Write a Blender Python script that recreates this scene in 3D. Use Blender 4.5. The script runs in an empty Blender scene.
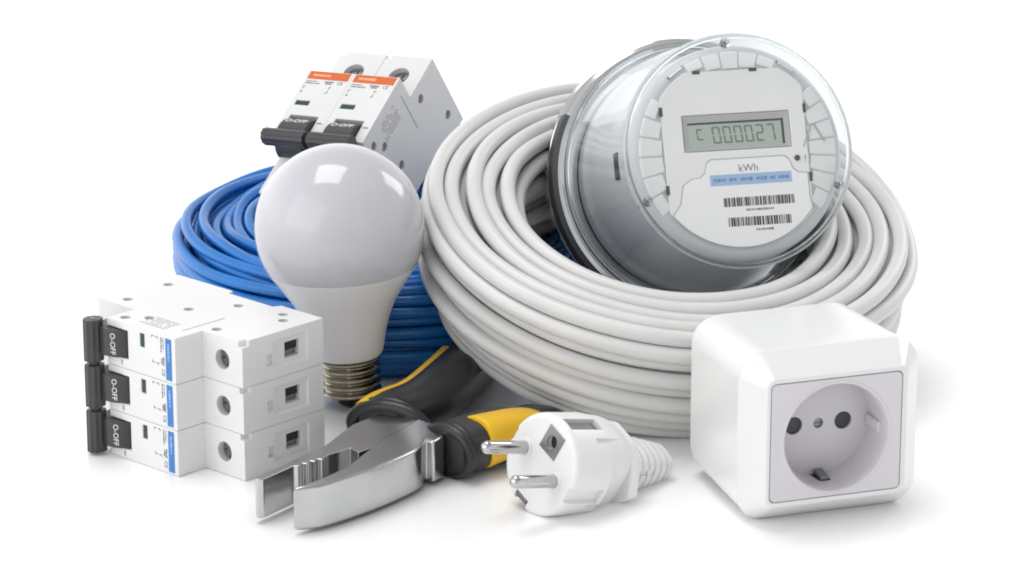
import bpy, bmesh, math, random
from mathutils import Matrix, Vector
S = 0.01                       # modelling is done in centimetres, the scene is in metres
PI = math.pi
sc = bpy.context.scene
COL = sc.collection
random.seed(4)

# ------------------------------------------------------------------ materials
def mat(name, col, rough=.4, metal=0., spec=.5, bump=0., bscale=300., var=0., coat=0., vscale=40., sss=0., aniso=0.):
    m = bpy.data.materials.new(name); m.use_nodes = True
    nt = m.node_tree; b = nt.nodes['Principled BSDF']
    b.inputs['Base Color'].default_value = (*col, 1)
    b.inputs['Roughness'].default_value = rough
    b.inputs['Metallic'].default_value = metal
    b.inputs['Specular IOR Level'].default_value = spec
    b.inputs['Coat Weight'].default_value = coat
    b.inputs['Coat Roughness'].default_value = .08
    if sss:
        b.inputs['Subsurface Weight'].default_value = sss
        b.inputs['Subsurface Radius'].default_value = (.004, .004, .0045)
    tc = nt.nodes.new('ShaderNodeTexCoord')
    if var:
        n = nt.nodes.new('ShaderNodeTexNoise'); n.inputs['Scale'].default_value = vscale; n.inputs['Detail'].default_value = 4
        nt.links.new(tc.outputs['Object'], n.inputs['Vector'])
        r = nt.nodes.new('ShaderNodeValToRGB')
        r.color_ramp.elements[0].color = (*[c * (1 - var) for c in col], 1)
        r.color_ramp.elements[1].color = (*[min(1, c * (1 + var)) for c in col], 1)
        r.color_ramp.elements[0].position = .3; r.color_ramp.elements[1].position = .7
        nt.links.new(n.outputs['Fac'], r.inputs['Fac']); nt.links.new(r.outputs['Color'], b.inputs['Base Color'])
        mr = nt.nodes.new('ShaderNodeMapRange')
        mr.inputs['To Min'].default_value = max(.02, rough * .8); mr.inputs['To Max'].default_value = rough * 1.25
        nt.links.new(n.outputs['Fac'], mr.inputs['Value']); nt.links.new(mr.outputs['Result'], b.inputs['Roughness'])
    if bump:
        n2 = nt.nodes.new('ShaderNodeTexNoise'); n2.inputs['Scale'].default_value = bscale; n2.inputs['Detail'].default_value = 3
        nt.links.new(tc.outputs['Object'], n2.inputs['Vector'])
        bp = nt.nodes.new('ShaderNodeBump'); bp.inputs['Strength'].default_value = bump; bp.inputs['Distance'].default_value = .0004
        nt.links.new(n2.outputs['Fac'], bp.inputs['Height']); nt.links.new(bp.outputs['Normal'], b.inputs['Normal'])
    return m

def clear_mat(name, tint=(1, 1, 1), rough=.07, lo=.03, hi=.9, power=4.0):
    """thin clear plastic: mostly transparent, mirror-like towards grazing angles"""
    m = bpy.data.materials.new(name); m.use_nodes = True; nt = m.node_tree
    for n in list(nt.nodes): nt.nodes.remove(n)
    out = nt.nodes.new('ShaderNodeOutputMaterial'); mx = nt.nodes.new('ShaderNodeMixShader')
    tr = nt.nodes.new('ShaderNodeBsdfTransparent'); tr.inputs['Color'].default_value = (*tint, 1)
    gl = nt.nodes.new('ShaderNodeBsdfGlossy'); gl.inputs['Roughness'].default_value = rough
    gl.inputs['Color'].default_value = (.95, .97, 1, 1)
    lw = nt.nodes.new('ShaderNodeLayerWeight'); lw.inputs['Blend'].default_value = .5
    pw = nt.nodes.new('ShaderNodeMath'); pw.operation = 'POWER'; pw.inputs[1].default_value = power
    mr = nt.nodes.new('ShaderNodeMapRange'); mr.inputs['To Min'].default_value = lo; mr.inputs['To Max'].default_value = hi
    nt.links.new(lw.outputs['Facing'], pw.inputs[0]); nt.links.new(pw.outputs[0], mr.inputs['Value'])
    nt.links.new(mr.outputs['Result'], mx.inputs['Fac'])
    nt.links.new(tr.outputs[0], mx.inputs[1]); nt.links.new(gl.outputs[0], mx.inputs[2]); nt.links.new(mx.outputs[0], out.inputs['Surface'])
    return m

def glass_mat(name):
    m = bpy.data.materials.new(name); m.use_nodes = True; b = m.node_tree.nodes['Principled BSDF']
    b.inputs['Base Color'].default_value = (.86, .90, .91, 1); b.inputs['Roughness'].default_value = .02
    b.inputs['Transmission Weight'].default_value = 1; b.inputs['IOR'].default_value = 1.45
    return m

M = dict(
    floor=mat('white_sweep', (.96, .96, .96), .22, spec=.35),
    abs=mat('white_breaker_plastic', (.74, .74, .745), .36, bump=.06, bscale=900, var=.015),
    abs_grey=mat('off_white_breaker_plastic', (.66, .66, .665), .4, bump=.06, bscale=900, var=.015),
    seam=mat('breaker_seam_grey', (.36, .36, .37), .6),
    dark=mat('dark_grey_plastic', (.045, .045, .048), .38, bump=.15, bscale=700, var=.15),
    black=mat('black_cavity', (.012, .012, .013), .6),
    steel=mat('zinc_screw_steel', (.27, .27, .28), .36, 1., bump=.1, var=.1),
    print=mat('grey_print_ink', (.16, .16, .17), .6),
    faint=mat('faint_grey_print', (.30, .30, .31), .6),
    white_ink=mat('white_print_ink', (.75, .75, .76), .5),
    pale_blue_ink=mat('pale_blue_ink', (.35, .52, .78), .5),
    pale_orange_ink=mat('pale_orange_ink', (.85, .50, .30), .5),
    blue_stripe=mat('blue_label', (.035, .19, .52), .4),
    orange_stripe=mat('orange_label', (.60, .105, .012), .4),
    green=mat('green_indicator', (.012, .05, .024), .3),
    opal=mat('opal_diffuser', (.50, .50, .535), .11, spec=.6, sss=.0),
    collar=mat('bulb_collar_white', (.76, .755, .77), .3, spec=.45),
    nickel=mat('nickel_screw_cap', (.40, .365, .30), .14, 1., var=.12, vscale=120),
    blue_pvc=mat('blue_pvc_cable', (.010, .16, .50), .27, spec=.5, bump=.08, bscale=250, var=.10, vscale=60),
    grey_pvc=mat('pale_grey_pvc_cable', (.655, .652, .646), .34, spec=.4, bump=.08, bscale=250, var=.03, vscale=50),
    chrome=mat('bright_chrome', (.70, .71, .72), .10, 1., bump=.03, bscale=120),
    jaw=mat('brushed_chrome_steel', (.52, .525, .53), .17, 1., bump=.12, bscale=350, var=.06, vscale=90),
    pin=mat('nickel_plated_pin', (.52, .52, .51), .12, 1.),
    dark_trim_reflection=mat('dark_trim_and_reflection', (.06, .062, .065), .5),  # dark trim, and the dark reflection painted on the meter's chrome ring
    body_grey=mat('meter_grey_body', (.50, .525, .545), .42, coat=.1, bump=.05),
    face=mat('meter_face_plastic', (.74, .745, .745), .4, bump=.05, bscale=700),
    face2=mat('meter_vent_plastic', (.70, .71, .715), .4),
    plate=mat('meter_label_plate', (.79, .795, .80), .45),
    lcd=mat('lcd_glass', (.38, .44, .39), .25),
    lcd_seg=mat('lcd_segment', (.16, .20, .165), .4),
    bezel=mat('lcd_bezel_grey', (.40, .415, .41), .45),
    band=mat('pale_blue_band', (.32, .46, .66), .5),
    band_ink=mat('blue_band_ink', (.10, .20, .42), .5),
    cover=clear_mat('clear_polycarbonate'),
    rim=glass_mat('clear_polycarbonate_rim'),
    rubber=mat('black_grip_rubber', (.016, .0165, .017), .34, bump=.25, bscale=500, var=.2),
    grip=mat('dark_grey_grip', (.032, .033, .034), .32, bump=.2, bscale=500, var=.15),
    yellow=mat('yellow_grip_plastic', (.84, .50, .010), .35, bump=.08),
    plug=mat('white_plug_plastic', (.765, .765, .765), .36, bump=.06, bscale=600),
    socket=mat('white_socket_plastic', (.735, .74, .735), .18, spec=.55),
    lilac=mat('pale_lilac_insert', (.63, .608, .645), .3),
    lilac_in=mat('pale_lilac_recess', (.62, .60, .635), .26),
)

# ------------------------------------------------------------------ helpers
FRAME = Matrix.Identity(4)
def obj(name, bm, m, parent=None, smooth=35):
    bm.transform(FRAME)
    bmesh.ops.transform(bm, matrix=Matrix.Scale(S, 4), verts=bm.verts)
    bmesh.ops.recalc_face_normals(bm, faces=bm.faces)
    me = bpy.data.meshes.new(name); bm.to_mesh(me); bm.free()
    me.materials.append(m)
    if smooth:
        me.polygons.foreach_set('use_smooth', [True] * len(me.polygons))
        me.set_sharp_from_angle(angle=math.radians(smooth))
    o = bpy.data.objects.new(name, me); COL.objects.link(o)
    if parent: o.parent = parent
    if smooth and smooth <= 40:
        wn = o.modifiers.new('weighted_normal', 'WEIGHTED_NORMAL'); wn.keep_sharp = True; wn.weight = 80
    return o

def thing(name, label, cat, loc, rot=None):
    o = bpy.data.objects.new(name, None); COL.objects.link(o)
    o.empty_display_size = .01
    mm = (rot or Matrix.Identity(3)).to_4x4(); mm.translation = Vector(loc) * S
    o.matrix_world = mm
    o['label'] = label; o['category'] = cat
    return o

def box(bm, x0, x1, y0, y1, z0, z1, mtx=None):
    vs = [bm.verts.new((x, y, z)) for z in (z0, z1) for x, y in ((x0, y0), (x1, y0), (x1, y1), (x0, y1))]
    for f in ((3, 2, 1, 0), (4, 5, 6, 7), (0, 1, 5, 4), (1, 2, 6, 5), (2, 3, 7, 6), (3, 0, 4, 7)): bm.faces.new([vs[i] for i in f])
    if mtx: bmesh.ops.transform(bm, matrix=mtx, verts=vs)
    return vs

def prism(bm, pts, z0, z1, mtx=None):
    a = [bm.verts.new((x, y, z0)) for x, y in pts]; b = [bm.verts.new((x, y, z1)) for x, y in pts]
    n = len(pts)
    bm.faces.new(a[::-1]); bm.faces.new(b)
    for i in range(n): bm.faces.new((a[i], a[(i + 1) % n], b[(i + 1) % n], b[i]))
    if mtx: bmesh.ops.transform(bm, matrix=mtx, verts=a + b)
    return a + b

def cyl(bm, p, ax, r, h, n=32, r2=None):
    """cylinder from p along ax"""
    ax = Vector(ax).normalized(); q = ax.to_track_quat('Z', 'Y').to_matrix()
    pts = [(math.cos(2 * PI * i / n), math.sin(2 * PI * i / n)) for i in range(n)]
    r2 = r if r2 is None else r2
    a = [bm.verts.new(Vector(p) + q @ Vector((x * r, y * r, 0))) for x, y in pts]
    b = [bm.verts.new(Vector(p) + q @ Vector((x * r2, y * r2, h))) for x, y in pts]
    bm.faces.new(a[::-1]); bm.faces.new(b)
    for i in range(n): bm.faces.new((a[i], a[(i + 1) % n], b[(i + 1) % n], b[i]))

def lathe(bm, prof, n=96, a0=0, a1=2 * PI, close=False):
    """prof: list of (r, z); a zero radius makes a pole"""
    full = abs(a1 - a0 - 2 * PI) < 1e-6
    m = n if full else n + 1
    rings = []
    for r, z in prof:
        if r < 1e-6: rings.append([bm.verts.new((0, 0, z))])
        else: rings.append([bm.verts.new((r * math.cos(a0 + (a1 - a0) * i / n), r * math.sin(a0 + (a1 - a0) * i / n), z)) for i in range(m)])
    pairs = list(zip(rings, rings[1:]))
    if close: pairs.append((rings[-1], rings[0]))
    for A, B in pairs:
        for i in range(n):
            j = (i + 1) % m
            if len(A) == 1 and len(B) == 1: continue
            if len(A) == 1: bm.faces.new((A[0], B[i], B[j]))
            elif len(B) == 1: bm.faces.new((A[i], A[j], B[0]))
            else: bm.faces.new((A[i], A[j], B[j], B[i]))
    if close and not full:
        bm.faces.new([R[0] for R in rings]); bm.faces.new([R[-1] for R in rings][::-1])

def loft(bm, rings, cap=True):
    R = [[bm.verts.new(p) for p in r] for r in rings]
    n = len(R[0])
    for A, B in zip(R, R[1:]):
        for i in range(n): bm.faces.new((A[i], A[(i + 1) % n], B[(i + 1) % n], B[i]))
    if cap: bm.faces.new(R[0][::-1]); bm.faces.new(R[-1])

def tube(bm, pts, rads, n=16, flat=1.0, up=(0, 0, 1)):
    """swept tube, rads: radius (or (rw, rh)) per point"""
    rings = []
    for i, p in enumerate(pts):
        a = Vector(pts[max(0, i - 1)]); b = Vector(pts[min(len(pts) - 1, i + 1)])
        t = (b - a).normalized(); s = t.cross(Vector(up)).normalized(); u = s.cross(t)
        rw, rh = rads[i] if isinstance(rads[i], tuple) else (rads[i], rads[i] * flat)
        ring = []
        for k in range(n):
            c, d = math.cos(2 * PI * k / n), math.sin(2 * PI * k / n)
            e = .72
            c = math.copysign(abs(c) ** e, c); d = math.copysign(abs(d) ** e, d)
            ring.append(Vector(p) + s * c * rw + u * d * rh)
        rings.append(ring)
    loft(bm, rings)

def smooth_path(P, k=6):
    P = [Vector(p) for p in P]; out = []
    for i in range(len(P) - 1):
        p0, p1, p2, p3 = P[max(0, i - 1)], P[i], P[i + 1], P[min(len(P) - 1, i + 2)]
        for j in range(k):
            t = j / k
            out.append(.5 * ((2 * p1) + (p2 - p0) * t + (2 * p0 - 5 * p1 + 4 * p2 - p3) * t * t + (3 * p1 - p0 - 3 * p2 + p3) * t ** 3))
    out.append(P[-1]); return out

def rrect(w, h, r, n=6):
    """rounded rectangle outline, centred, n segments per corner"""
    out = []
    for cx, cy, a in ((w / 2 - r, h / 2 - r, 0), (-w / 2 + r, h / 2 - r, PI / 2), (-w / 2 + r, -h / 2 + r, PI), (w / 2 - r, -h / 2 + r, 1.5 * PI)):
        for i in range(n + 1): out.append((cx + r * math.cos(a + PI / 2 * i / n), cy + r * math.sin(a + PI / 2 * i / n)))
    return out

def bake(bm, cutters=(), bevel=0., seg=2, ang=30):
    """cut the cutters out of bm and round its edges; returns a new bmesh"""
    def tmp(b):
        bmesh.ops.recalc_face_normals(b, faces=b.faces)
        me = bpy.data.meshes.new('t'); b.to_mesh(me); b.free()
        o = bpy.data.objects.new('t', me); COL.objects.link(o); return o
    o = tmp(bm); cs = [tmp(c) for c in cutters]
    for c in cs:
        md = o.modifiers.new('b', 'BOOLEAN'); md.operation = 'DIFFERENCE'; md.object = c; md.solver = 'EXACT'
    if bevel:
        md = o.modifiers.new('v', 'BEVEL'); md.width = bevel; md.segments = seg; md.limit_method = 'ANGLE'; md.angle_limit = math.radians(ang)
    dg = bpy.context.evaluated_depsgraph_get(); dg.update()
    me = bpy.data.meshes.new_from_object(o.evaluated_get(dg))
    out = bmesh.new(); out.from_mesh(me)
    for x in [o] + cs:
        d = x.data; bpy.data.objects.remove(x); bpy.data.meshes.remove(d)
    bpy.data.meshes.remove(me)
    return out

def text(bm, s, size, mtx, depth=.006, ax='CENTER'):
    cu = bpy.data.curves.new('t', 'FONT'); cu.body = s; cu.size = size; cu.align_x = ax; cu.align_y = 'CENTER'; cu.extrude = depth; cu.resolution_u = 3
    o = bpy.data.objects.new('t', cu); COL.objects.link(o)
    dg = bpy.context.evaluated_depsgraph_get(); dg.update()
    me = bpy.data.meshes.new_from_object(o.evaluated_get(dg))
    n0 = len(bm.verts); bm.from_mesh(me); bm.verts.ensure_lookup_table()
    bmesh.ops.transform(bm, matrix=mtx, verts=bm.verts[n0:])
    bpy.data.objects.remove(o); bpy.data.curves.remove(cu); bpy.data.meshes.remove(me)

def T(x, y, z=0): return Matrix.Translation((x, y, z))
def NB(): return bmesh.new()

def scribble(bm, x0, x1, y, h, z0, z1, rnd, wmin=.02, wmax=.06, gap=.02, vert=False):
    """a line of print too small to read: short irregular strokes"""
    x = x0
    while x < x1:
        w = rnd.uniform(wmin, wmax); a = min(x + w, x1)
        hh = h * rnd.uniform(.6, 1)
        if vert: box(bm, y - hh / 2, y + hh / 2, x, a, z0, z1)
        else: box(bm, x, a, y - hh / 2, y + hh / 2, z0, z1)
        x = a + rnd.uniform(gap * .5, gap * 1.6)

# ------------------------------------------------------------------ circuit breakers
def breaker(root, F, n, w, pl, sh, st, en, shell, stripe_mat, stripe, stripe_ink, rivets, seed, side):
    """local frame: x across the poles, y along the breaker, z towards the toggles (back at z=0).  F: local -> root"""
    global FRAME
    FRAME = F; rnd = random.Random(seed)
    uh = pl / 2 + sh; zf = en + st; p = pl / 2
    prof = [(-uh, 0), (-.9, 0), (-.8, .3), (1.6, .3), (1.75, 0), (uh, 0), (uh, en), (p, en), (p, zf), (-p, zf), (-p, en), (-uh, en)]
    side_x = n * w if side > 0 else 0
    W0 = w / 1.77          # sizes across the pole scale with its width
    rot = Matrix(((0, 0, 1, 0), (1, 0, 0, 0), (0, 1, 0, 0), (0, 0, 0, 1)))   # prism (y,z)->extrude x
    for i in range(n):
        x0 = i * w + .004; x1 = (i + 1) * w - .004; xc = (x0 + x1) / 2
        b = NB(); prism(b, prof, x0, x1, rot)
        cut = []
        for s in (1, -1):
            c = NB(); cyl(c, (xc, s * (p + sh * .48), en - .9), (0, 0, 1), .37 * W0, 1.5, 28); cut.append(c)
        c = NB(); box(c, xc - .56 * W0, xc + .52 * W0, uh - .10, uh + .5, en * .20, en * .62); cut.append(c)
        c = NB(); box(c, xc - .34 * W0, xc + .26 * W0, uh - 1.0, uh + .4, en * .28, en * .46); cut.append(c)
        c = NB(); box(c, xc - .1 * W0, xc + .34 * W0, uh - .18, uh + .4, en * .62, en * .70); cut.append(c)
        c = NB(); box(c, x0 - .2, x0 + .22 * W0, uh - .20, uh + .3, en - .34, en + .3); cut.append(c)
        # green flag window and toggle drum opening
        c = NB(); box(c, xc - .70 * W0, xc - .16 * W0, p - 1.94, p - 1.68, zf - .12, zf + .3); cut.append(c)
        c = NB(); box(c, x0 + .28 * W0, x0 + 1.38 * W0, -p - .3, -p + 1.16, zf - .75, zf + .4); cut.append(c)
        if (side > 0 and i == n - 1) or (side < 0 and i == 0):
            for (u, d) in rivets:
                c = NB(); cyl(c, (side_x - .25 * side, u, d), (side, 0, 0), .19, .6, 20); cut.append(c)
        b = bake(b, cut, .032, 2)
        h = obj('housing', b, shell, root)
        # screws, and black fillings that put the holes' shade into the colour
        for s in (1, -1):
            b = NB(); cyl(b, (xc, s * (p + sh * .48), en - .42), (0, 0, 1), .35 * W0, .16, 24)
            c1 = NB(); box(c1, xc - .4, xc + .4, s * (p + sh * .48) - .04, s * (p + sh * .48) + .04, en - .34, en)
            c2 = NB(); box(c2, xc - .04, xc + .04, s * (p + sh * .48) - .4, s * (p + sh * .48) + .4, en - .34, en)
            b = bake(b, [c1, c2], .02, 1); obj('terminal_screw', b, M['steel'], h)
        for s in (1, -1):
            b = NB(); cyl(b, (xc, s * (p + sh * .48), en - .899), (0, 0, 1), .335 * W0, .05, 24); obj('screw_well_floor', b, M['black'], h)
        b = NB(); box(b, xc - .335 * W0, xc + .02 * W0, uh - .99, uh - .24, en * .285, en * .455); obj('terminal_shade', b, M['black'], h)  # black block painting the shade in the terminal hole
        b = NB(); box(b, xc + .025 * W0, xc + .255 * W0, uh - .99, uh - .34, en * .285, en * .455); obj('clamp_and_lit_wall', b, M['steel'], h)  # clamp block whose grey also paints the hole's lit inner wall
        b = NB(); box(b, xc - .695 * W0, xc - .165 * W0, p - 1.935, p - 1.685, zf - .115, zf - .05); obj('indicator_window', b, M['green'], h)
        # toggle: drum with lettering and a ridged bar
        b = NB()
        dr = [(.0, .0)]
        prof_d = []
        cz, cy, R = zf - .56, -p + .24, .90
        for k in range(15):
            a = math.radians(12 + (168 - 12) * k / 14); prof_d.append((cy + R * math.cos(a), cz + R * math.sin(a)))
        prof_d += [(cy - R, cz - .1), (cy + R, cz - .1)]
        prism(b, prof_d, x0 + .31 * W0, x0 + 1.35 * W0, rot)
        drum = obj('toggle_drum', bake(b, (), .03, 2), M['dark'], root)
        b = NB()
        hx0, hx1 = x0 + .05 * W0, x1 - .10 * W0
        cyy, czz, rr = -p - .40, zf + .32, .35
        g = []
        for k in range(40):
            a = 2 * PI * k / 40
            q = rr * (1 + (.05 if k % 4 < 2 else -.03)); g.append((cyy + q * .95 * math.cos(a), czz + q * 1.1 * math.sin(a)))
        prism(b, g, hx0, hx1, rot)
        hb = bake(b, (), .03, 2)
        prism(hb, [(cyy + .1, czz - .3), (-p + .3, zf - .5), (-p + .3, zf - .1), (cyy + .1, czz + .22), (cyy - .15, czz)], hx0 + .25 * W0, hx1 - .28 * W0, rot)
        if i < n - 1: cyl(hb, (hx1 - .05, cyy, czz), (1, 0, 0), .2, w - (hx1 - hx0) + .1, 20)
        tg = obj('toggle_handle', hb, M['dark'], root)
        b = NB(); cyl(b, (hx0 - .012, cyy, czz), (1, 0, 0), .09, .02, 16); obj('handle_pin', b, M['steel'], tg)
        # lettering on the drum
        a = math.radians(66)
        mt = Matrix.Translation((x0 + .83 * W0, cy + (R + .004) * math.cos(a), cz + (R + .004) * math.sin(a))) @ Matrix.Rotation(-(PI / 2 - a), 4, 'X')
        b = NB(); text(b, 'O-OFF', .29 * W0, mt, .012); obj('toggle_lettering', b, M['white_ink'], drum)
        # printed stripe and small print
        b = NB(); box(b, x0 + .09 * W0, x1 - .09 * W0, p - stripe[1], p - stripe[0], zf - .01, zf + .012)
        so = obj('label_stripe', b, stripe_mat, h)
        b = NB(); scribble(b, x0 + .28 * W0, x0 + .95 * W0, p - (stripe[0] + stripe[1]) / 2, (stripe[1] - stripe[0]) * .34, zf, zf + .016, rnd, .03, .08, .03); obj('stripe_print', b, stripe_ink, so)
        b = NB(); z0, z1 = zf - .005, zf + .008; y = p - stripe[1]
        scribble(b, x0 + .12 * W0, x0 + .55 * W0, y - .13, .055, z0, z1, rnd); scribble(b, x0 + .12 * W0, x0 + .68 * W0, y - .24, .075, z0, z1, rnd, .03, .08)
        scribble(b, x0 + .84 * W0, x0 + 1.18 * W0, y - .12, .09, z0, z1, rnd, .03, .07, .012); scribble(b, x0 + .9 * W0, x0 + 1.14 * W0, y - .22, .08, z0, z1, rnd, .03, .07, .012)
        text(b, 'CE', .23, T(x0 + 1.44 * W0, y - .16, zf), .008)
        for (xa, xb, ya, yb) in ((.12, .15, .42, .56), (.12, .22, .42, .445), (.12, .15, .64, .74), (.12, .22, .74, .765), (1.12, 1.15, .38, .52), (1.12, 1.2, .38, .405), (1.12, 1.15, .6, .74), (1.06, 1.15, .72, .745)):
            box(b, x0 + xa * W0, x0 + xb * W0, y - yb, y - ya, z0, z1)
        scribble(b, x0 + 1.46 * W0, x0 + 1.66 * W0, -p + .8, .09, z0, z1, rnd, .03, .05)
        obj('small_print', b, M['print'], h)
    # print on the outer side
    b = NB()
    sx0, sx1 = (side_x - .016, side_x + .0) if side > 0 else (0, .016)
    mt = Matrix(((0, 0, 1, sx0 if side > 0 else sx0), (0, 1, 0, 0), (-1 * side, 0, 0, 0), (0, 0, 0, 1)))
    def sbox(u0, u1, d0, d1): box(b, sx0, sx1, u0, u1, d0, d1)
    for k in range(6):
        d = en + st - .55 - k * .15; u = -.6 + (k % 2) * .05
        while u < .75:
            q = rnd.uniform(.04, .12)
            if rnd.random() < .8: sbox(u, u + q, d, d + .06)
            u += q + .03
    u = 1.35
    for k in range(2): sbox(1.35 + .03 * k, 1.37 + .03 * k, en * .62, en + .55)
    obj('side_print', b, M['faint'], root)
    for (u, d) in rivets:
        b = NB(); cyl(b, (side_x - .23 * side, u, d), (side, 0, 0), .12, .12, 16); obj('rivet', b, M['steel'], root)
    FRAME = Matrix.Identity(4)

# three-pole breaker lying on its side at the left
yaw = -.753; w3 = 1.77; pl, sh, st, en = 3.764, 2.086, 1.364, 4.036
U = Vector((math.cos(yaw), math.sin(yaw), 0)); D = Vector((math.sin(yaw), -math.cos(yaw), 0))
c3 = Vector((-12.151, -23.379, 0)) - U * (pl / 2) - D * (en + st)          # back face, middle of the length, floor
X3 = Vector((0, 0, -1))
r3 = thing('circuit_breaker', 'white three-pole circuit breaker with blue label stripes, lying on its side', 'circuit breaker', c3 + D * 2.7)
F3 = Matrix(((X3.x, U.x, D.x, 0), (X3.y, U.y, D.y, 0), (X3.z, U.z, D.z, 0), (0, 0, 0, 1)))
F3 = Matrix.Translation(-D * 2.7 + Vector((0, 0, 3 * w3 + .005))) @ F3
rv = [(-4.9, 2.02), (-3.28, .5), (-2.59, 1.07), (-5.2, 4.3), (-2.31, 2.75), (-1.29, 4.3), (.7, 4.7), (1.23, 4.2), (.24, 1.83)]
breaker(r3, F3, 3, w3, pl, sh, st, en, M['abs'], M['blue_stripe'], (.20, .52), M['pale_blue_ink'], [(u + pl / 2, en + st - v) for u, v in rv], 3, -1)

# two-pole breaker leaning back on the blue coil
M2 = Matrix(((.8495, .4045, -.3388), (-.5246, .7164, -.46), (.0567, .5685, .8208)))
M2 = M2.to_quaternion().to_matrix(); t2 = Vector((-8.083, -.036, 8.789)); w2 = 2.28; pl, sh, st, en = 3.672, 2.219, 1.153, 3.726
base2 = t2 + M2 @ Vector((w2, -pl / 2 - pl / 2 - sh, -en))
r2 = thing('circuit_breaker', 'white two-pole circuit breaker with orange label stripes, leaning back on the blue cable coil', 'circuit breaker', base2)
F2 = Matrix.Translation(t2 - base2) @ M2.to_4x4() @ Matrix.Translation((0, -pl / 2, -en))
breaker(r2, F2, 2, w2, pl, sh, st, en, M['abs_grey'], M['orange_stripe'], (.05, .47), M['pale_orange_ink'],
        [(.49 + pl / 2, en - .66), (1.5 + pl / 2, en - 2.7), (-3.2 + pl / 2, en + .4), (-2.66 + pl / 2, en - .2), (-2.29 + pl / 2, en - 1.71)], 8, 1)

# ------------------------------------------------------------------ cable coils
def coil(name, label, cat, C, nrm, R, a, b, d, m, seed, wob, fan, seg=150, sides=10, sag=0):
    rnd = random.Random(seed)
    rows = []; dz = d * .88; k = 0
    z = -b + d / 2
    while z <= b - d / 2 + 1e-6:
        half = (a - d / 2) * math.sqrt(max(0, 1 - ((abs(z)) / (b)) ** 2.6))
        off = (k % 2) * d / 2
        row = [off + d * j for j in range(-20, 21) if abs(off + d * j) <= half + .12 * d]
        if row: rows.append([(r, z) for r in (row if k % 2 else row[::-1])])
        z += dz; k += 1
    pos = [p for r in rows for p in r]
    n = len(pos)
    ph = [[rnd.uniform(0, 2 * PI) for _ in range(6)] for _ in range(n + 1)]
    am = [[rnd.uniform(.4, 1.) for _ in range(4)] for _ in range(n + 1)]
    N = n * seg; t0 = .9                                 # angle where a turn steps to the next position
    centre = []
    for i in range(N):
        k, f = divmod(i, seg); f /= seg
        th = t0 + 2 * PI * i / seg
        s = max(0, (f - .82) / .18); s = s * s * (3 - 2 * s)
        k2 = min(n - 1, k + 1)
        def off(kk):
            h = wob * (.35 + .65 * abs(math.cos(th)) ** 1.5)
            er = h * (am[kk][0] * math.sin(th + ph[kk][0]) + .5 * am[kk][1] * math.sin(3 * th + ph[kk][1]) + .3 * math.sin(5 * th + ph[kk][4]))
            ez = h * (am[kk][2] * math.sin(th + ph[kk][2]) + .5 * am[kk][3] * math.sin(2 * th + ph[kk][3]) + .25 * math.sin(6 * th + ph[kk][5]))
            r, z = pos[kk]
            top = max(0, z / b)
            sp = 1 + fan * top * abs(math.cos(th)) ** 2
            if z < 0: z *= 1 + sag * max(0, math.sin(th))
            return Vector((R + r * sp + er, z * (1 + .25 * fan * top * abs(math.cos(th))) + ez))
        v = off(k) * (1 - s) + off(k2) * s
        centre.append((v.x, v.y, th))
    bm = NB(); rings = []
    for (r, z, th) in centre:
        c, s_ = math.cos(th), math.sin(th)
        rings.append([bm.verts.new(((r + d / 2 * .985 * math.cos(q)) * c, (r + d / 2 * .985 * math.cos(q)) * s_, z + d / 2 * .985 * math.sin(q))) for q in (2 * PI * j / sides for j in range(sides))])
    for A, B in zip(rings, rings[1:]):
        for i in range(sides): bm.faces.new((A[i], A[(i + 1) % sides], B[(i + 1) % sides], B[i]))
    bm.faces.new(rings[0]); bm.faces.new(rings[-1][::-1])
    o = obj(name, bm, m, None, 60)
    nz = Vector(nrm).normalized(); nx = Vector((0, 1, 0)).cross(nz).normalized(); ny = nz.cross(nx)
    o.matrix_world = Matrix.Translation(Vector(C) * S) @ Matrix((nx, ny, nz)).transposed().to_4x4()
    o['label'] = label; o['category'] = cat
    return o

coil('cable_coil', 'coil of blue cable behind the light bulb', 'cable', (-5.3, -4.8, 2.6), (0.02, -.06, 1), 6.7, 2.0, 2.3, .48, M['blue_pvc'], 5, .24, .15, 120, 9)
coil('cable_coil', 'large coil of thick pale grey cable under the electricity meter', 'cable', (5.88, -11.73, 5.05), (.119, -.295, 1), 7.72, 2.10, 2.72, .64, M['grey_pvc'], 11, .11, .13, 170, 12, 1.2)

# ------------------------------------------------------------------ light bulb
tilt = Matrix.Rotation(-.055, 3, 'Y')
rb = thing('light_bulb', 'white frosted LED light bulb standing upright on its metal screw cap', 'light bulb', (-6.18, -15.3, 0.02), tilt)
Rg, zg = 3.245, 7.1
b = NB(); prof = []
for k in range(40):
    a = -.47 + (PI / 2 + .47) * k / 39
    prof.append((Rg * math.cos(a) if k < 39 else 0, zg + Rg * math.sin(a)))
zc = prof[0][1]; rc = prof[0][0]
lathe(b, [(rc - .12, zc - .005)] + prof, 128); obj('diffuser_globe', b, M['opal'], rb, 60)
b = NB()
P = [(0, 2.02), (.95, 2.02), (1.26, 2.06), (1.36, 2.22), (1.41, 2.45), (1.50, 2.9), (1.62, 3.35), (1.78, 3.8), (1.99, 4.25), (2.27, 4.7), (2.58, 5.18), (rc - .03, zc - .06), (rc - .004, zc - .012), (rc - .03, zc - .004), (rc - .1, zc - .006)]
sp = smooth_path([(r, z, 0) for r, z in P[3:12]], 5)
lathe(b, [(0, 2.02), (.95, 2.02), (1.26, 2.06)] + [(v.x, v.y) for v in sp] + P[12:], 128); obj('collar', b, M['collar'], rb, 50)
b = NB(); prof = [(0, .42), (.55, .42), (.85, .5)]
for k in range(81):
    z = .55 + 1.45 * k / 80
    prof.append((1.11 + .09 * math.sin(2 * PI * k / 80 * 4.5), z))
prof.append((1.0, 2.03))
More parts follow.
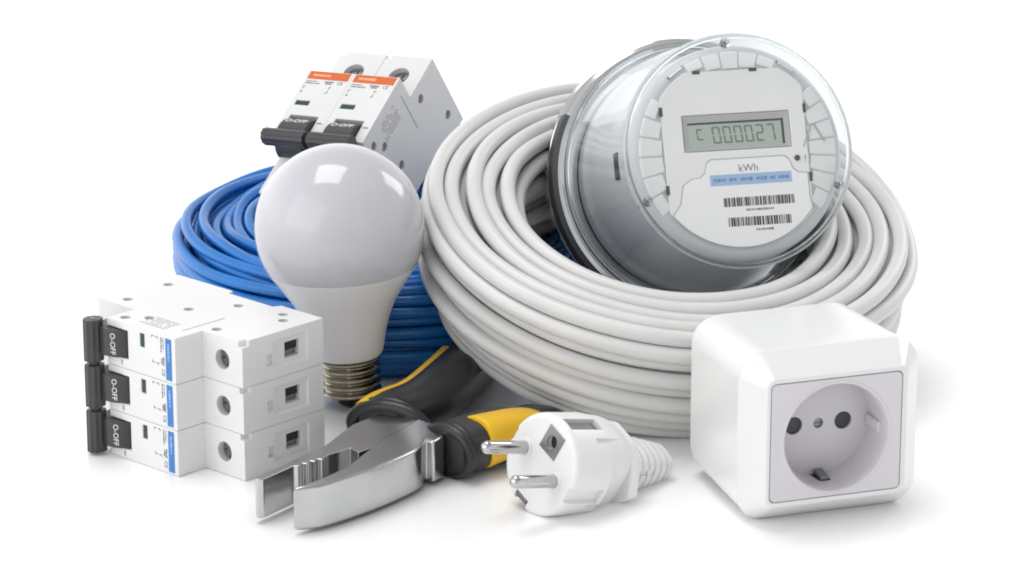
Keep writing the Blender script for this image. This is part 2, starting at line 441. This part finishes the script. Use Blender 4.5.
lathe(b, prof, 96); obj('screw_cap', b, M['nickel'], rb, 60)
b = NB(); lathe(b, [(0, 0), (.35, .02), (.5, .12), (.55, .3), (.8, .44), (0, .44)], 48); obj('contact_tip', b, M['black'], rb, 40)

# ------------------------------------------------------------------ electricity meter
mz = Vector((.2088, -.8956, .3929)).normalized(); mx = Vector((0, 0, 1)).cross(mz).normalized(); my = mz.cross(mx)
rear = Vector((7.03, -8.5, 7.23))
rmb = rear - my * 5.5 + Vector((0, 0, 0))
Rm = Matrix((mx, my, mz)).transposed()
rm = thing('electricity_meter', 'round electricity meter with a clear cover and digital display, tilted on grey coil', 'electricity meter', rmb, Rm)
FRAME = Matrix.Translation((0, 5.5, 0)); OUT = FRAME; INN = Matrix.Translation((.18, 5.53, .32))
b = NB(); lathe(b, [(0, -1.0), (5.2, -1.0), (5.6, -.95), (5.7, -.8), (5.7, -.35), (5.62, -.28), (5.52, -.24), (5.52, .0), (5.3, .05), (5.3, .0), (0, 0)], 128); obj('back_ring', b, M['chrome'], rm, 30)
b = NB(); lathe(b, [(5.55, -.30), (5.67, -.26), (5.63, .35), (5.42, .42), (5.36, .0), (5.45, -.3)], 96, math.radians(150), math.radians(275), close=True); obj('dark_trim_reflection', b, M['dark_trim_reflection'], rm, 40)  # dark arc standing in for a reflection in the chrome back ring
b = NB(); lathe(b, [(5.3, .04), (5.52, .10), (5.55, .3), (5.42, .42), (5.28, .45), (5.24, .3)], 128, close=True); obj('clamp_band', b, M['chrome'], rm, 30)
# inner body
FRAME = INN
b = NB(); prof = [(0, -.2), (4.7, -.2), (4.72, .6), (4.6, .8), (4.5, 1.1), (4.3, 3.4), (4.2, 5.4)]
for k in range(9):
    a = PI / 2 * k / 8; prof.append((3.72 + .46 * math.cos(a), 5.9 + .5 * math.sin(a)))
prof.append((0, 6.4)); lathe(b, prof, 128)
cuts = []
for ang, z0, z1, w_ in ((178, 3.6, 4.9, .3), (60, 3.6, 4.9, .3), (300, 3.6, 4.9, .3)):
    c = NB(); box(c, 3.9, 5.2, -w_ / 2 * .9, w_ / 2 * .9, z0, z0 + .42, Matrix.Rotation(math.radians(ang), 4, 'Z')); 
    bmesh.ops.scale(c, vec=(1, 1, 1), verts=c.verts); cuts.append(c)
body = obj('body', b, M['body_grey'], rm, 30)
b = NB()
box(b, 4.0, 4.33, -.52, .52, 4.1, 4.55, Matrix.Rotation(math.radians(180), 4, 'Z')); obj('side_slot', bake(b, (), .06, 2), M['black'], body)
b = NB()
for k in range(40):                                     # fine mould line along the body
    a = math.radians(150 + 75 * k / 40); a2 = math.radians(150 + 75 * (k + 1) / 40)
    r_ = 4.43
    vs = [b.verts.new((r * math.cos(q), r * math.sin(q), z)) for r, z in ((r_ + .02, 2.95), (r_ + .02, 2.98)) for q in (a, a2)]
    b.faces.new((vs[0], vs[1], vs[3], vs[2]))
obj('mould_line', b, M['bezel'], body)
# face plate: rounded-square outline with vent fields at the top and the sides
face_pts = []
for k in range(120):
    a = 2 * PI * k / 120; r = 3.66
    x, y = r * math.cos(a), r * math.sin(a)
    x = max(-2.92, min(2.75, x)); y = min(3.15, y)
    face_pts.append((x, y))
b = NB(); prism(b, face_pts, 6.38, 6.52)
c = NB(); prism(c, [(-2.12, 1.48), (2.12, 1.48), (2.12, .08), (-2.12, .08)], 6.40, 6.8)
obj('face_plate', bake(b, [c], .05, 2), M['face'], rm)
# sloped display bezel
b = NB()
o_ = [(-2.10, 1.46), (2.10, 1.46), (2.10, .10), (-2.10, .10)]; i_ = [(-1.9, 1.20), (1.9, 1.20), (1.9, .22), (-1.9, .22)]
va = [b.verts.new((x, y, 6.50)) for x, y in o_]; vb = [b.verts.new((x, y, 6.415)) for x, y in i_]
for k in range(4): b.faces.new((va[k], va[(k + 1) % 4], vb[(k + 1) % 4], vb[k]))
bz = obj('display_bezel', b, M['bezel'], rm, 0)
b = NB(); box(b, -1.9, 1.9, .21, 1.21, 6.402, 6.412); lc = obj('display_screen', b, M['lcd'], rm)
b = NB(); box(b, -1.9, 1.9, 1.12, 1.2, 6.409, 6.418); box(b, 1.8, 1.9, .23, 1.12, 6.409, 6.418); obj('display_edge', b, M['dark_trim_reflection'], lc)
SEG = {'0': 'abcdef', '2': 'abged', '7': 'abc', 'C': 'adef'}
def digit(bm, ch, x, y, w, h, t, z0, z1):
    sh_ = lambda yy: -(yy - y) * .10
    q = {'a': (0, w, h - t, h), 'd': (0, w, 0, t), 'g': (0, w, h / 2 - t / 2, h / 2 + t / 2), 'b': (w - t, w, h / 2, h), 'c': (w - t, w, 0, h / 2), 'f': (0, t, h / 2, h), 'e': (0, t, 0, h / 2)}
    for s in SEG[ch]:
        x0, x1, y0, y1 = q[s]
        if s in 'adg': x0 += t * .6; x1 -= t * .6
        else: y0 += t * .35; y1 -= t * .35
        vs = box(bm, x + x0, x + x1, y + y0, y + y1, z0, z1)
        for v in vs: v.co.x += sh_(v.co.y)
b = NB()
for k, ch in enumerate('000027'): digit(b, ch, -.92 + k * .43, .36, .33, .66, .07, 6.409, 6.417)
digit(b, 'C', -1.55, .52, .28, .44, .06, 6.409, 6.417)
obj('display_digits', b, M['lcd_seg'], lc)
# label plate below
out_l = [(-1.15, -.28), (1.75, -.28), (1.93, -.42), (2.06, -.78), (2.25, -.94), (2.6, -.97), (2.62, -1.4)]
lp = [(-1.15, -.28), (1.75, -.28), (1.93, -.42), (2.06, -.78), (2.25, -.94), (2.62, -.97), (2.62, -1.9)]
for k in range(25):
    a = math.radians(-38 - 104 * k / 24); lp.append((3.48 * math.cos(a) - .05, 3.48 * math.sin(a) - .18))
lp += [(-2.45, -1.9), (-2.3, -1.2), (-1.95, -.97), (-1.6, -.94), (-1.42, -.78), (-1.32, -.42)]
cx_ = sum(p[0] for p in lp) / len(lp); cy_ = sum(p[1] for p in lp) / len(lp)
b = NB(); prism(b, [(cx_ + (x - cx_) * 1.018, cy_ + (y - cy_) * 1.022) for x, y in lp], 6.50, 6.532); obj('label_outline', b, M['bezel'], rm)
b = NB(); prism(b, lp, 6.51, 6.56); plate = obj('label_plate', bake(b, (), .02, 2), M['plate'], rm)
ZP = 6.56; rnd = random.Random(21)
b = NB(); text(b, 'kWh', .40, T(.30, -.66, ZP), .004); obj('unit_lettering', b, M['print'], plate)
b = NB(); box(b, -1.25, 1.98, -1.28, -.86, ZP - .01, ZP + .006); bd = obj('blue_band', b, M['band'], plate)
b = NB()
for x0, x1 in ((-1.12, -.62), (-.48, -.2), (-.05, .42), (.58, 1.0), (1.1, 1.32), (1.46, 1.86)): scribble(b, x0, x1, -1.07, .15, ZP, ZP + .010, rnd, .04, .08, .025)
obj('band_print', b, M['band_ink'], bd)
b = NB()
for (xa, xb, y0, y1) in ((-.80, 2.0, -2.10, -1.76), (-.68, 1.8, -2.86, -2.52)):
    x = xa
    while x < xb:
        w_ = rnd.choice((.02, .03, .05, .07)); box(b, x, min(xb, x + w_), y0, y1, ZP - .01, ZP + .006); x += w_ + rnd.choice((.02, .02, .03, .045))
obj('barcode', b, M['black'], plate)
b = NB(); scribble(b, .06, 1.16, -2.25, .10, ZP - .01, ZP + .006, rnd, .04, .07, .025); scribble(b, .38, 1.08, -3.02, .10, ZP - .01, ZP + .006, rnd, .05, .09, .02)
obj('barcode_print', b, M['print'], plate)
# vent ribs around the face
def vent(a0, a1, r0, r1, zoff=0):
    b = NB(); pts = []
    for k in range(7): a = a0 + (a1 - a0) * k / 6; pts.append((r1 * math.cos(a), r1 * math.sin(a)))
    q = [(x, y, 5.86) for x, y in pts]
    rings = []
    for rr, z in ((r1 + .28, 5.6), (r1 + .24, 5.95), (r1 + .08, 6.28), (r1 - .12, 6.42), (r0, 6.47), (r0, 6.3)):
        rings.append([(rr * math.cos(a0 + (a1 - a0) * k / 6), rr * math.sin(a0 + (a1 - a0) * k / 6), z) for k in range(7)])
    V = [[b.verts.new(p) for p in r] for r in rings]
    for A, B in zip(V, V[1:]):
        for k in range(6): b.faces.new((A[k], A[k + 1], B[k + 1], B[k]))
    for e in (0, 6): b.faces.new([r[e] for r in V])
    obj('vent_rib', bake(b, (), .03, 1), M['face2'], rm)
def vents(c, n, half, r0f):
    for k in range(n):
        s0 = -half + 2 * half * k / n; s1 = -half + 2 * half * (k + 1) / n
        vent(c + s0 + .008, c + s1 - .008, r0f(c + (s0 + s1) / 2), 3.93)
vents(PI / 2, 7, math.radians(40), lambda a: min(3.85, 3.22 / abs(math.sin(a))))
vents(PI, 6, math.radians(36), lambda a: min(3.85, 2.98 / abs(math.cos(a))))
vents(0, 7, math.radians(38), lambda a: min(3.85, 2.82 / abs(math.cos(a))))
for x0, x1, y0, y1 in ((-1.55, -1.25, 3.05, 3.18), (.7, 1.0, 3.05, 3.18), (-2.98, -2.86, 1.5, 1.85), (-2.98, -2.86, -1.5, -1.15), (2.69, 2.8, 1.35, 1.7), (2.69, 2.8, -1.3, -.95)): b = NB(); box(b, x0, x1, y0, y1, 6.47, 6.535); obj('vent_clip', b, M['dark_trim_reflection'], rm)
b = NB(); cyl(b, (2.28, -.38, 6.5), (0, 0, 1), .11, .06, 20); obj('optical_port', b, M['dark_trim_reflection'], rm)
b = NB(); text(b, '?', .34, T(2.6, -.42, 6.525), .004); obj('port_mark', b, M['print'], rm)
b = NB()
prism(b, [(2.55, .05), (2.92, .85), (2.97, .83), (2.6, .03)], 6.52, 6.534); prism(b, [(3.05, .9), (3.42, .2), (3.47, .23), (3.1, .93)], 6.47, 6.50)
obj('face_groove', b, M['bezel'], rm)
# clear cover
FRAME = OUT
b = NB(); prof = [(5.42, .30), (5.36, .55), (5.2, .62), (5.16, .95), (5.26, 1.05), (5.24, 1.25), (5.06, 1.4), (4.97, 2.0), (4.80, 3.6), (4.62, 5.4), (4.48, 6.7)]
for k in range(7):
    a = PI / 2 * k / 6; prof.append((4.17 + .28 * math.cos(a), 7.2 + .3 * math.sin(a)))
prof.append((0, 7.52)); lathe(b, prof, 160); cov = obj('clear_cover', b, M['cover'], rm, 40)
b = NB(); lathe(b, [(4.40 + .11 * math.cos(2 * PI * k / 12), 7.34 + .16 * math.sin(2 * PI * k / 12)) for k in range(12)], 160, close=True); obj('cover_rim', b, M['rim'], cov, 60)
b = NB(); lathe(b, [(5.2 + .10 * math.cos(2 * PI * k / 12), .95 + .14 * math.sin(2 * PI * k / 12)) for k in range(12)], 160, close=True); obj('cover_bead', b, M['rim'], cov, 60)
for ang in (92, -22, 205):
    a = math.radians(ang); x, y = 4.12 * math.cos(a), 4.12 * math.sin(a)
    b = NB(); lathe(b, [(0, 0), (.2, 0), (.2, .1), (.15, .18), (.1, .2), (.08, .1), (0, .1)], 24); bmesh.ops.transform(b, matrix=T(x, y, 7.4), verts=b.verts); s_ = obj('cover_boss', b, M['rim'], cov, 40)
    b = NB(); cyl(b, (x, y, 7.0), (0, 0, 1), .075, .42, 16); obj('cover_screw', b, M['steel'], s_)
FRAME = Matrix.Identity(4)

# ------------------------------------------------------------------ pliers
rp = thing('pliers', 'chrome combination pliers with black and yellow grips, jaws open, half under the grey coil', 'pliers', (-4.3, -23, 0))
def plate_half(name, pts, z0, z1, bevel, cut=()):
    b = NB(); prism(b, pts, z0, z1); return obj(name, bake(b, cut, bevel, 3, 25), M['jaw'], rp)
A = [(-4.72, -4.94), (-3.59, -3.3), (-2.43, -1.62), (-1.56, .65), (-.51, 1.99), (.61, 1.54), (1.0, .75), (.1, -.9), (-1.2, -2.3)]
A += [(-1.52, -1.83), (-2.28, -2.57), (-2.45, -3.05), (-2.62, -2.98), (-2.72, -3.28), (-2.88, -3.18), (-2.98, -3.5), (-3.14, -3.42), (-3.25, -3.75), (-3.45, -3.72), (-4.40, -5.08), (-4.62, -5.16)]
plate_half('far_jaw', A, .22, 1.68, .04)
Bq = [(-3.36, -6.16), (-2.9, -6.06), (-2.38, -5.88), (-1.90, -5.47), (-1.42, -5.02), (-.95, -4.54), (-.50, -4.05), (-.05, -3.5), (.42, -2.88), (.82, -2.3), (1.06, -1.8), (1.18, -1.1), (1.45, -1.35), (1.85, -.75), (1.75, .35), (.84, 1.22), (-.35, -.9), (-1.1, -2.75), (-1.6, -4.02), (-2.49, -5.24)]
plate_half('near_jaw', Bq, .12, 1.74, .17)
# guards (thick collars) and handles
def W(L, dx=4.3, dy=23.): return [(x + dx, y + dy, z) for x, y, z in L]
near = smooth_path(W([(-2.45, -23.45, 1.0), (-1.95, -22.95, 1.05), (-1.2, -22.3, 1.1), (-.25, -21.2, 1.0), (.55, -19.9, .72), (1.1, -18.4, .55)]), 8)
far = smooth_path(W([(-4.9, -21.0, 1.1), (-4.4, -20.0, 1.15), (-3.3, -18.9, 1.25), (-2.3, -16.4, 1.3), (-1.5, -13.6, 1.25), (-1.2, -11.2, 1.1)]), 8)
def taper(n, a, b_, h0, h1): return [(a + (b_ - a) * math.sin(PI * min(1, .25 + .75 * i / (n - 1))), h0 + (h1 - h0) * i / (n - 1)) for i in range(n)]
b = NB(); tube(b, near, [(1.0 + .22 * math.sin(PI * i / len(near)), .92 - .42 * max(0, i / len(near) - .5) / .5) for i in range(len(near))], 24); hn = obj('handle_grip', b, M['grip'], rp, 50)
b = NB(); tube(b, far, [(.85 + .25 * math.sin(PI * i / len(far)), .95) for i in range(len(far))], 24); hf = obj('handle_grip', b, M['rubber'], rp, 50)
# yellow inserts hug the outer flanks
def offset(path, d, dz, i0, i1):
    o = []
    for i in range(i0, i1):
        t = (path[min(i + 1, len(path) - 1)] - path[max(0, i - 1)]).normalized(); s = t.cross(Vector((0, 0, 1)))
        o.append(path[i] + s * d + Vector((0, 0, dz)))
    return o
L_ = offset(far, -.80, .42, 2, 30); b = NB(); tube(b, L_, [(.30, .42)] * len(L_), 16); obj('yellow_insert', b, M['yellow'], hf, 50)
L_ = offset(near, .40, .10, 13, 30); b = NB(); tube(b, L_, [(.88, .96 - .22 * i / len(L_)) for i in range(len(L_))], 24); obj('yellow_insert', bake(b, (), .05, 2), M['yellow'], hn, 50)
def collar(path, i, rw, rh, r, dx=0):
    """thick ring standing round a handle"""
    t = (path[i + 1] - path[i - 1]).normalized(); s = t.cross(Vector((0, 0, 1))).normalized(); u = s.cross(t); c = path[i] + s * dx
    b = NB(); rings = []
    for k in range(32):
        a = 2 * PI * k / 32; e = s * math.cos(a) * rw + u * math.sin(a) * rh; en_ = (s * math.cos(a) / rw + u * math.sin(a) / rh).normalized()
        rings.append([b.verts.new(c + e + en_ * r * math.cos(q) + t * r * math.sin(q)) for q in (2 * PI * j / 12 for j in range(12))])
    for k in range(32):
        A_, B_ = rings[k], rings[(k + 1) % 32]
        for j in range(12): b.faces.new((A_[j], A_[(j + 1) % 12], B_[(j + 1) % 12], B_[j]))
    return b
obj('finger_guard', collar(near, 3, 1.15, .86, .22), M['rubber'], hn, 60)
obj('finger_guard', collar(near, 6, 1.08, .84, .19), M['rubber'], hn, 60)
obj('finger_guard', collar(far, 2, 1.5, .78, .26, .3), M['rubber'], hf, 60)
obj('finger_guard', collar(far, 5, 1.3, .8, .22, .15), M['rubber'], hf, 60)

# ------------------------------------------------------------------ plug
Rp = Matrix(((.534, .436, -.724), (-.741, -.17, -.649), (-.406, .884, .232)))
Rp = Rp.to_quaternion().to_matrix(); cp = Vector((.993, -26.936, 1.81))
lowd = Vector((0, 0, -1)); axp = Rp.col[2]
basep = Vector((cp.x, cp.y, 0)) - Vector((axp.x, axp.y, 0)) * 2
rpl = thing('power_plug', 'white two-pin earthed mains plug lying on its side', 'plug', basep)
FRAME = Matrix.Translation(cp - basep) @ Rp.to_4x4()
def sect(a, b_, z, e=1.0, n=48):
    r = []
    for k in range(n):
        c, s = math.cos(2 * PI * k / n), math.sin(2 * PI * k / n)
        r.append((a * math.copysign(abs(c) ** e, c), b_ * math.copysign(abs(s) ** e, s), z))
    return r
b = NB(); loft(b, [sect(1.62, 1.62, 0), sect(1.76, 1.76, -.04), sect(1.83, 1.83, -.14), sect(1.85, 1.85, -.3), sect(1.85, 1.85, -1.75), sect(1.80, 1.84, -1.85), sect(1.62, 1.80, -2.0, .9), sect(1.52, 1.74, -2.4, .8), sect(1.42, 1.64, -2.75, .72), sect(1.34, 1.54, -3.05, .7)])
cuts = []
for s in (1, -1):                                   # earth clip channels top and bottom
    c = NB(); box(c, -.30, .30, 1.60, 2.2, -1.75, -.22) if s > 0 else box(c, -.36, .36, -2.1, -1.42, -1.2, .4); cuts.append(c)
for s in (1, -1):                                   # flats at the sides
    c = NB(); box(c, 1.40 if s > 0 else -2.4, 2.4 if s > 0 else -1.40, -.62, .62, -3.3, -1.75); cuts.append(c)
for s in (1, -1):                                   # guide notches
    c = NB(); box(c, 1.66 if s > 0 else -2.4, 2.4 if s > 0 else -1.66, -.30, .30, -1.6, .4); cuts.append(c)
c = NB(); cyl(c, (0, 1.0, -1), (0, 0, 1), .26, 2, 28); cuts.append(c)
for ang, z0, z1, ww in ((26, -3.0, -1.95, .16), (66, -2.9, -1.2, .10), (-14, -2.9, -1.2, .10)):
    c = NB(); box(c, 1.52 if z1 < -1.5 else 1.76, 2.4, -ww, ww, z0, z1, Matrix.Rotation(math.radians(ang), 4, 'Z')); cuts.append(c)
pb = obj('plug_body', bake(b, cuts, .05, 2, 40), M['plug'], rpl, 40)
b = NB(); c = NB()
prism(b, [(.46, 1.48), (.46, .52), (-.46, .52), (-.46, 1.48)], -.02, .03); cyl(c, (0, 1.0, -.5), (0, 0, 1), .24, 1, 28)
obj('earth_contact_plate', bake(b, [c], .01, 1), M['steel'], pb)
b = NB(); cyl(b, (0, 1.0, -.5), (0, 0, 1), .255, .3, 24); obj('earth_hole', b, M['black'], pb)
b = NB(); box(b, -.22, .22, 1.58, 1.68, -1.7, -.26); obj('earth_clip', bake(b, (), .03, 2), M['steel'], pb)
b = NB(); box(b, -.28, .28, -1.62, -1.44, -1.1, .0); obj('earth_clip', bake(b, (), .03, 2), M['steel'], pb)
for s in (1, -1):
    b = NB(); lathe(b, [(0, -.3), (.24, -.3), (.24, 1.62)] + [(.24 * math.cos(a), 1.86 + .24 * math.sin(a)) for a in [PI / 2 * k / 8 for k in range(8)]] + [(0, 2.1)], 32)
    bmesh.ops.transform(b, matrix=T(.95 * s, 0, 0), verts=b.verts); obj('pin', b, M['pin'], rpl, 50)
    b = NB(); lathe(b, [(0, -.1), (.33, -.1), (.33, .05), (.29, .08), (0, .08)], 32); bmesh.ops.transform(b, matrix=T(.95 * s, 0, 0), verts=b.verts); obj('pin_collar', b, M['plug'], rpl, 40)
b = NB(); pts = [(1.9, 0), (1.35, 1.0), (.55, 1.5), (-.55, 1.5), (-1.35, 1.0), (-1.9, 0), (-1.35, -1.0), (-.55, -1.5), (.55, -1.5), (1.35, -1.0)]
prism(b, pts, -3.45, -2.98); obj('cord_flange', bake(b, (), .12, 3), M['plug'], rpl)
b = NB(); rings = []
for k in range(7):
    z = -3.38 - k * .385; s = 1 - k * .058
    for dz, q in ((0, .84), (-.03, 1.0), (-.27, 1.0), (-.30, .84)): rings.append(sect(1.16 * s * q, 1.02 * s * q, z + dz, .75, 40))
loft(b, rings); cuts = []
for ang in (20, 110):
    for sd in (1, -1):
        c = NB(); box(c, .93 * sd if sd > 0 else -1.6, 1.6 if sd > 0 else -.93, -.10, .10, -6.2, -3.45, Matrix.Rotation(math.radians(ang), 4, 'Z')); cuts.append(c)
sr = obj('strain_relief', bake(b, cuts), M['plug'], rpl, 40)
b = NB(); cyl(b, (0, 0, -5.97), (0, 0, 1), .36, .06, 24); obj('cord_hole', b, M['black'], sr)
FRAME = Matrix.Identity(4)

# ------------------------------------------------------------------ wall socket box
sy = .329; Us = Vector((math.cos(sy), math.sin(sy), 0)); Vs = Vector((-math.sin(sy), math.cos(sy), 0))
pw, ph_, pz = 4.94, 4.334, 1.081
cs = Vector((8.979, -28.899, 0)) + Us * pw / 2            # middle of the panel's foot line
rs = thing('power_socket', 'white surface-mounted power socket box with a round lilac recess', 'socket', cs + Vs * 3.3)
FRAME = Matrix(((Us.x, Vs.x, 0, 0), (Us.y, Vs.y, 0, 0), (0, 0, 1, 0), (0, 0, 0, 1))); FRAME.translation = -Vs * 3.3
Wb, Hb = 6.75, 6.2; zcb = Hb / 2; zp = pz + ph_ / 2
def ring_s(w, h, r, y, zc_): return [(x + (.26 if w > 5.6 else .03), y, z + zc_) for x, z in rrect(w, h, r, 8)]
b = NB(); loft(b, [ring_s(6.0, 5.5, .9, 6.6, zcb), ring_s(6.3, 5.8, 1.0, 6.45, zcb), ring_s(6.5, 6.0, 1.05, 6.1, zcb), ring_s(Wb, Hb, 1.05, 2.2, zcb), ring_s(Wb, Hb, 1.0, 1.55, zcb), ring_s(6.82, 6.17, .95, 1.3, zcb),
               ring_s(5.5, 4.85, .42, .12, zp - .03), ring_s(5.3, 4.68, .34, .02, zp - .01), ring_s(5.1, 4.48, .28, .0, zp)])
c = NB(); prism(c, [(x, z) for x, z in rrect(pw + .06, ph_ + .06, .22, 6)], -.5, 2.2, Matrix(((1, 0, 0, 0), (0, 0, 1, 0), (0, 1, 0, zp), (0, 0, 0, 1))))
sb = obj('box', bake(b, [c]), M['socket'], rs, 28)
# insert with the round recess
Rot = Matrix(((1, 0, 0, 0), (0, 0, 1, 0), (0, 1, 0, zp), (0, 0, 0, 1)))
b = NB(); prism(b, rrect(pw, ph_, .2, 6), -.03, 2.15, Rot)
c = NB(); cyl(c, (0, -.5, zp), (0, 1, 0), 1.97, 2.25, 96)
ins = obj('insert_panel', bake(b, [c], .04, 2), M['lilac'], rs, 30)
b = NB(); lathe(b, [(1.96, 1.72), (1.92, 1.75), (1.9, .3), (1.94, .02), (1.99, -.05), (2.06, -.055), (2.1, -.02), (2.1, .0)], 96)
bmesh.ops.transform(b, matrix=Matrix(((1, 0, 0, 0), (0, 0, 1, 0), (0, 1, 0, zp), (0, 0, 0, 1))), verts=b.verts); obj('recess_wall', b, M['lilac_in'], ins, 40)
b = NB(); cyl(b, (0, 1.55, zp), (0, 1, 0), 1.93, .15, 96)
cuts = []
for s in (1, -1):
    c = NB(); cyl(c, (.95 * s, 1, zp), (0, 1, 0), .33, 1.2, 32); cuts.append(c)
c = NB(); cyl(c, (0, 1, zp), (0, 1, 0), .19, 1, 24); cuts.append(c)
obj('recess_floor', bake(b, cuts, .03, 2), M['lilac_in'], ins, 30)
b = NB()
for s in (1, -1): cyl(b, (.95 * s, 1.66, zp), (0, 1, 0), .325, .1, 32)
obj('pin_hole', b, M['dark'], ins)
b = NB(); cyl(b, (0, 1.64, zp), (0, 1, 0), .16, .08, 24); c = NB(); box(c, -.3, .3, 1.5, 1.67, zp - .03, zp + .03, T(0, 0, 0)); obj('centre_screw', bake(b, [c], .01, 1), M['steel'], ins)
for s in (1, -1):
    b = NB(); box(b, -.16, .16, .85, 1.5, zp + s * 1.78 - .1, zp + s * 1.78 + .1)
    vs = [v for v in b.verts if v.co.y < 1]; 
    for v in vs: v.co.z += s * .08
    obj('earth_clip', bake(b, (), .03, 2), M['steel'], ins)
    b = NB(); box(b, -.3, .3, .8, 1.54, zp + s * 1.915 - .02, zp + s * 1.915 + .02); obj('clip_slot', b, M['black'], ins)
    b = NB(); box(b, 1.78, 1.93, .45, 1.5, zp - .2, zp + .2) if s > 0 else box(b, -1.93, -1.78, .45, 1.5, zp - .2, zp + .2); obj('guide_rib', bake(b, (), .05, 2), M['lilac_in'], ins)
FRAME = Matrix.Identity(4)

# ------------------------------------------------------------------ setting
b = NB(); vs = [b.verts.new(p) for p in ((-400, -300, 0), (400, -300, 0), (400, 500, 0), (-400, 500, 0))]; b.faces.new(vs)
fl = obj('ground', b, M['floor'], None, 0); fl['kind'] = 'structure'

# ------------------------------------------------------------------ light
WL, WR, WZ, WC = 1.7, 1.0, .42, .58
w = bpy.data.worlds.new('World'); sc.world = w; w.use_nodes = True; nt = w.node_tree
bg = nt.nodes['Background']; bg.inputs['Strength'].default_value = 1.0; bg.inputs['Color'].default_value = (1, 1, 1, 1)
tc = nt.nodes.new('ShaderNodeTexCoord'); sx = nt.nodes.new('ShaderNodeSeparateXYZ'); nt.links.new(tc.outputs['Generated'], sx.inputs[0])
def wmap(sock, a, b_, c, d):
    m = nt.nodes.new('ShaderNodeMapRange'); m.interpolation_type = 'SMOOTHSTEP'
    for k, v in zip(('From Min', 'From Max', 'To Min', 'To Max'), (a, b_, c, d)): m.inputs[k].default_value = v
    nt.links.new(sock, m.inputs['Value']); return m.outputs['Result']
def wmul(p, q):
    m = nt.nodes.new('ShaderNodeMath'); m.operation = 'MULTIPLY'; nt.links.new(p, m.inputs[0]); nt.links.new(q, m.inputs[1]); return m.outputs[0]
# added surround gradient: bright sides fill vertical faces, dim camera side darkens chrome
v = wmul(wmap(sx.outputs['X'], -.8, .9, WL, WR), wmap(sx.outputs['Z'], .15, .75, 1.0, WZ))
v = wmul(v, wmap(sx.outputs['Y'], -.97, -.75, WC, 1.0))
nt.links.new(v, bg.inputs['Strength'])

def area(name, loc, target, sx_, sy_, power, col=(1, 1, 1)):
    l = bpy.data.lights.new(name, 'AREA'); l.shape = 'RECTANGLE'; l.size = sx_; l.size_y = sy_; l.energy = power; l.color = col
    o = bpy.data.objects.new(name, l); COL.objects.link(o); o.location = Vector(loc)
    o.rotation_euler = (Vector(target) - Vector(loc)).to_track_quat('-Z', 'Y').to_euler(); return o
area('overhead_softbox', (-.45, .12, 2.4), (0, .0, 0), 1.3, 1.2, 27)
area('left_softbox', (-1.0, -.9, .75), (0, -.12, .05), 1.3, 1.0, 4.0)
area('rear_window_light', (.75, .45, .62), (0, -.12, .05), .35, .45, 2.2)

# ------------------------------------------------------------------ camera
cam = bpy.data.cameras.new('camera'); co = bpy.data.objects.new('camera', cam); COL.objects.link(co); sc.camera = co
p_ = .30; fw = Vector((0, math.cos(p_), -math.sin(p_)))
co.location = -fw * 1.5; co.rotation_euler = fw.to_track_quat('-Z', 'Y').to_euler()
cam.sensor_width = 36; cam.lens = 3500 / 1024 * 36; cam.clip_start = .05; cam.clip_end = 50

sc.render.engine = 'CYCLES'
sc.view_settings.view_transform = 'Standard'; sc.view_settings.look = 'None'; sc.view_settings.exposure = 0; sc.view_settings.gamma = 1
sc.cycles.max_bounces = 10; sc.cycles.transparent_max_bounces = 16
sc.cycles.caustics_reflective = False
sc.cycles.pixel_filter_type = 'BLACKMAN_HARRIS'; sc.cycles.filter_width = 1.9
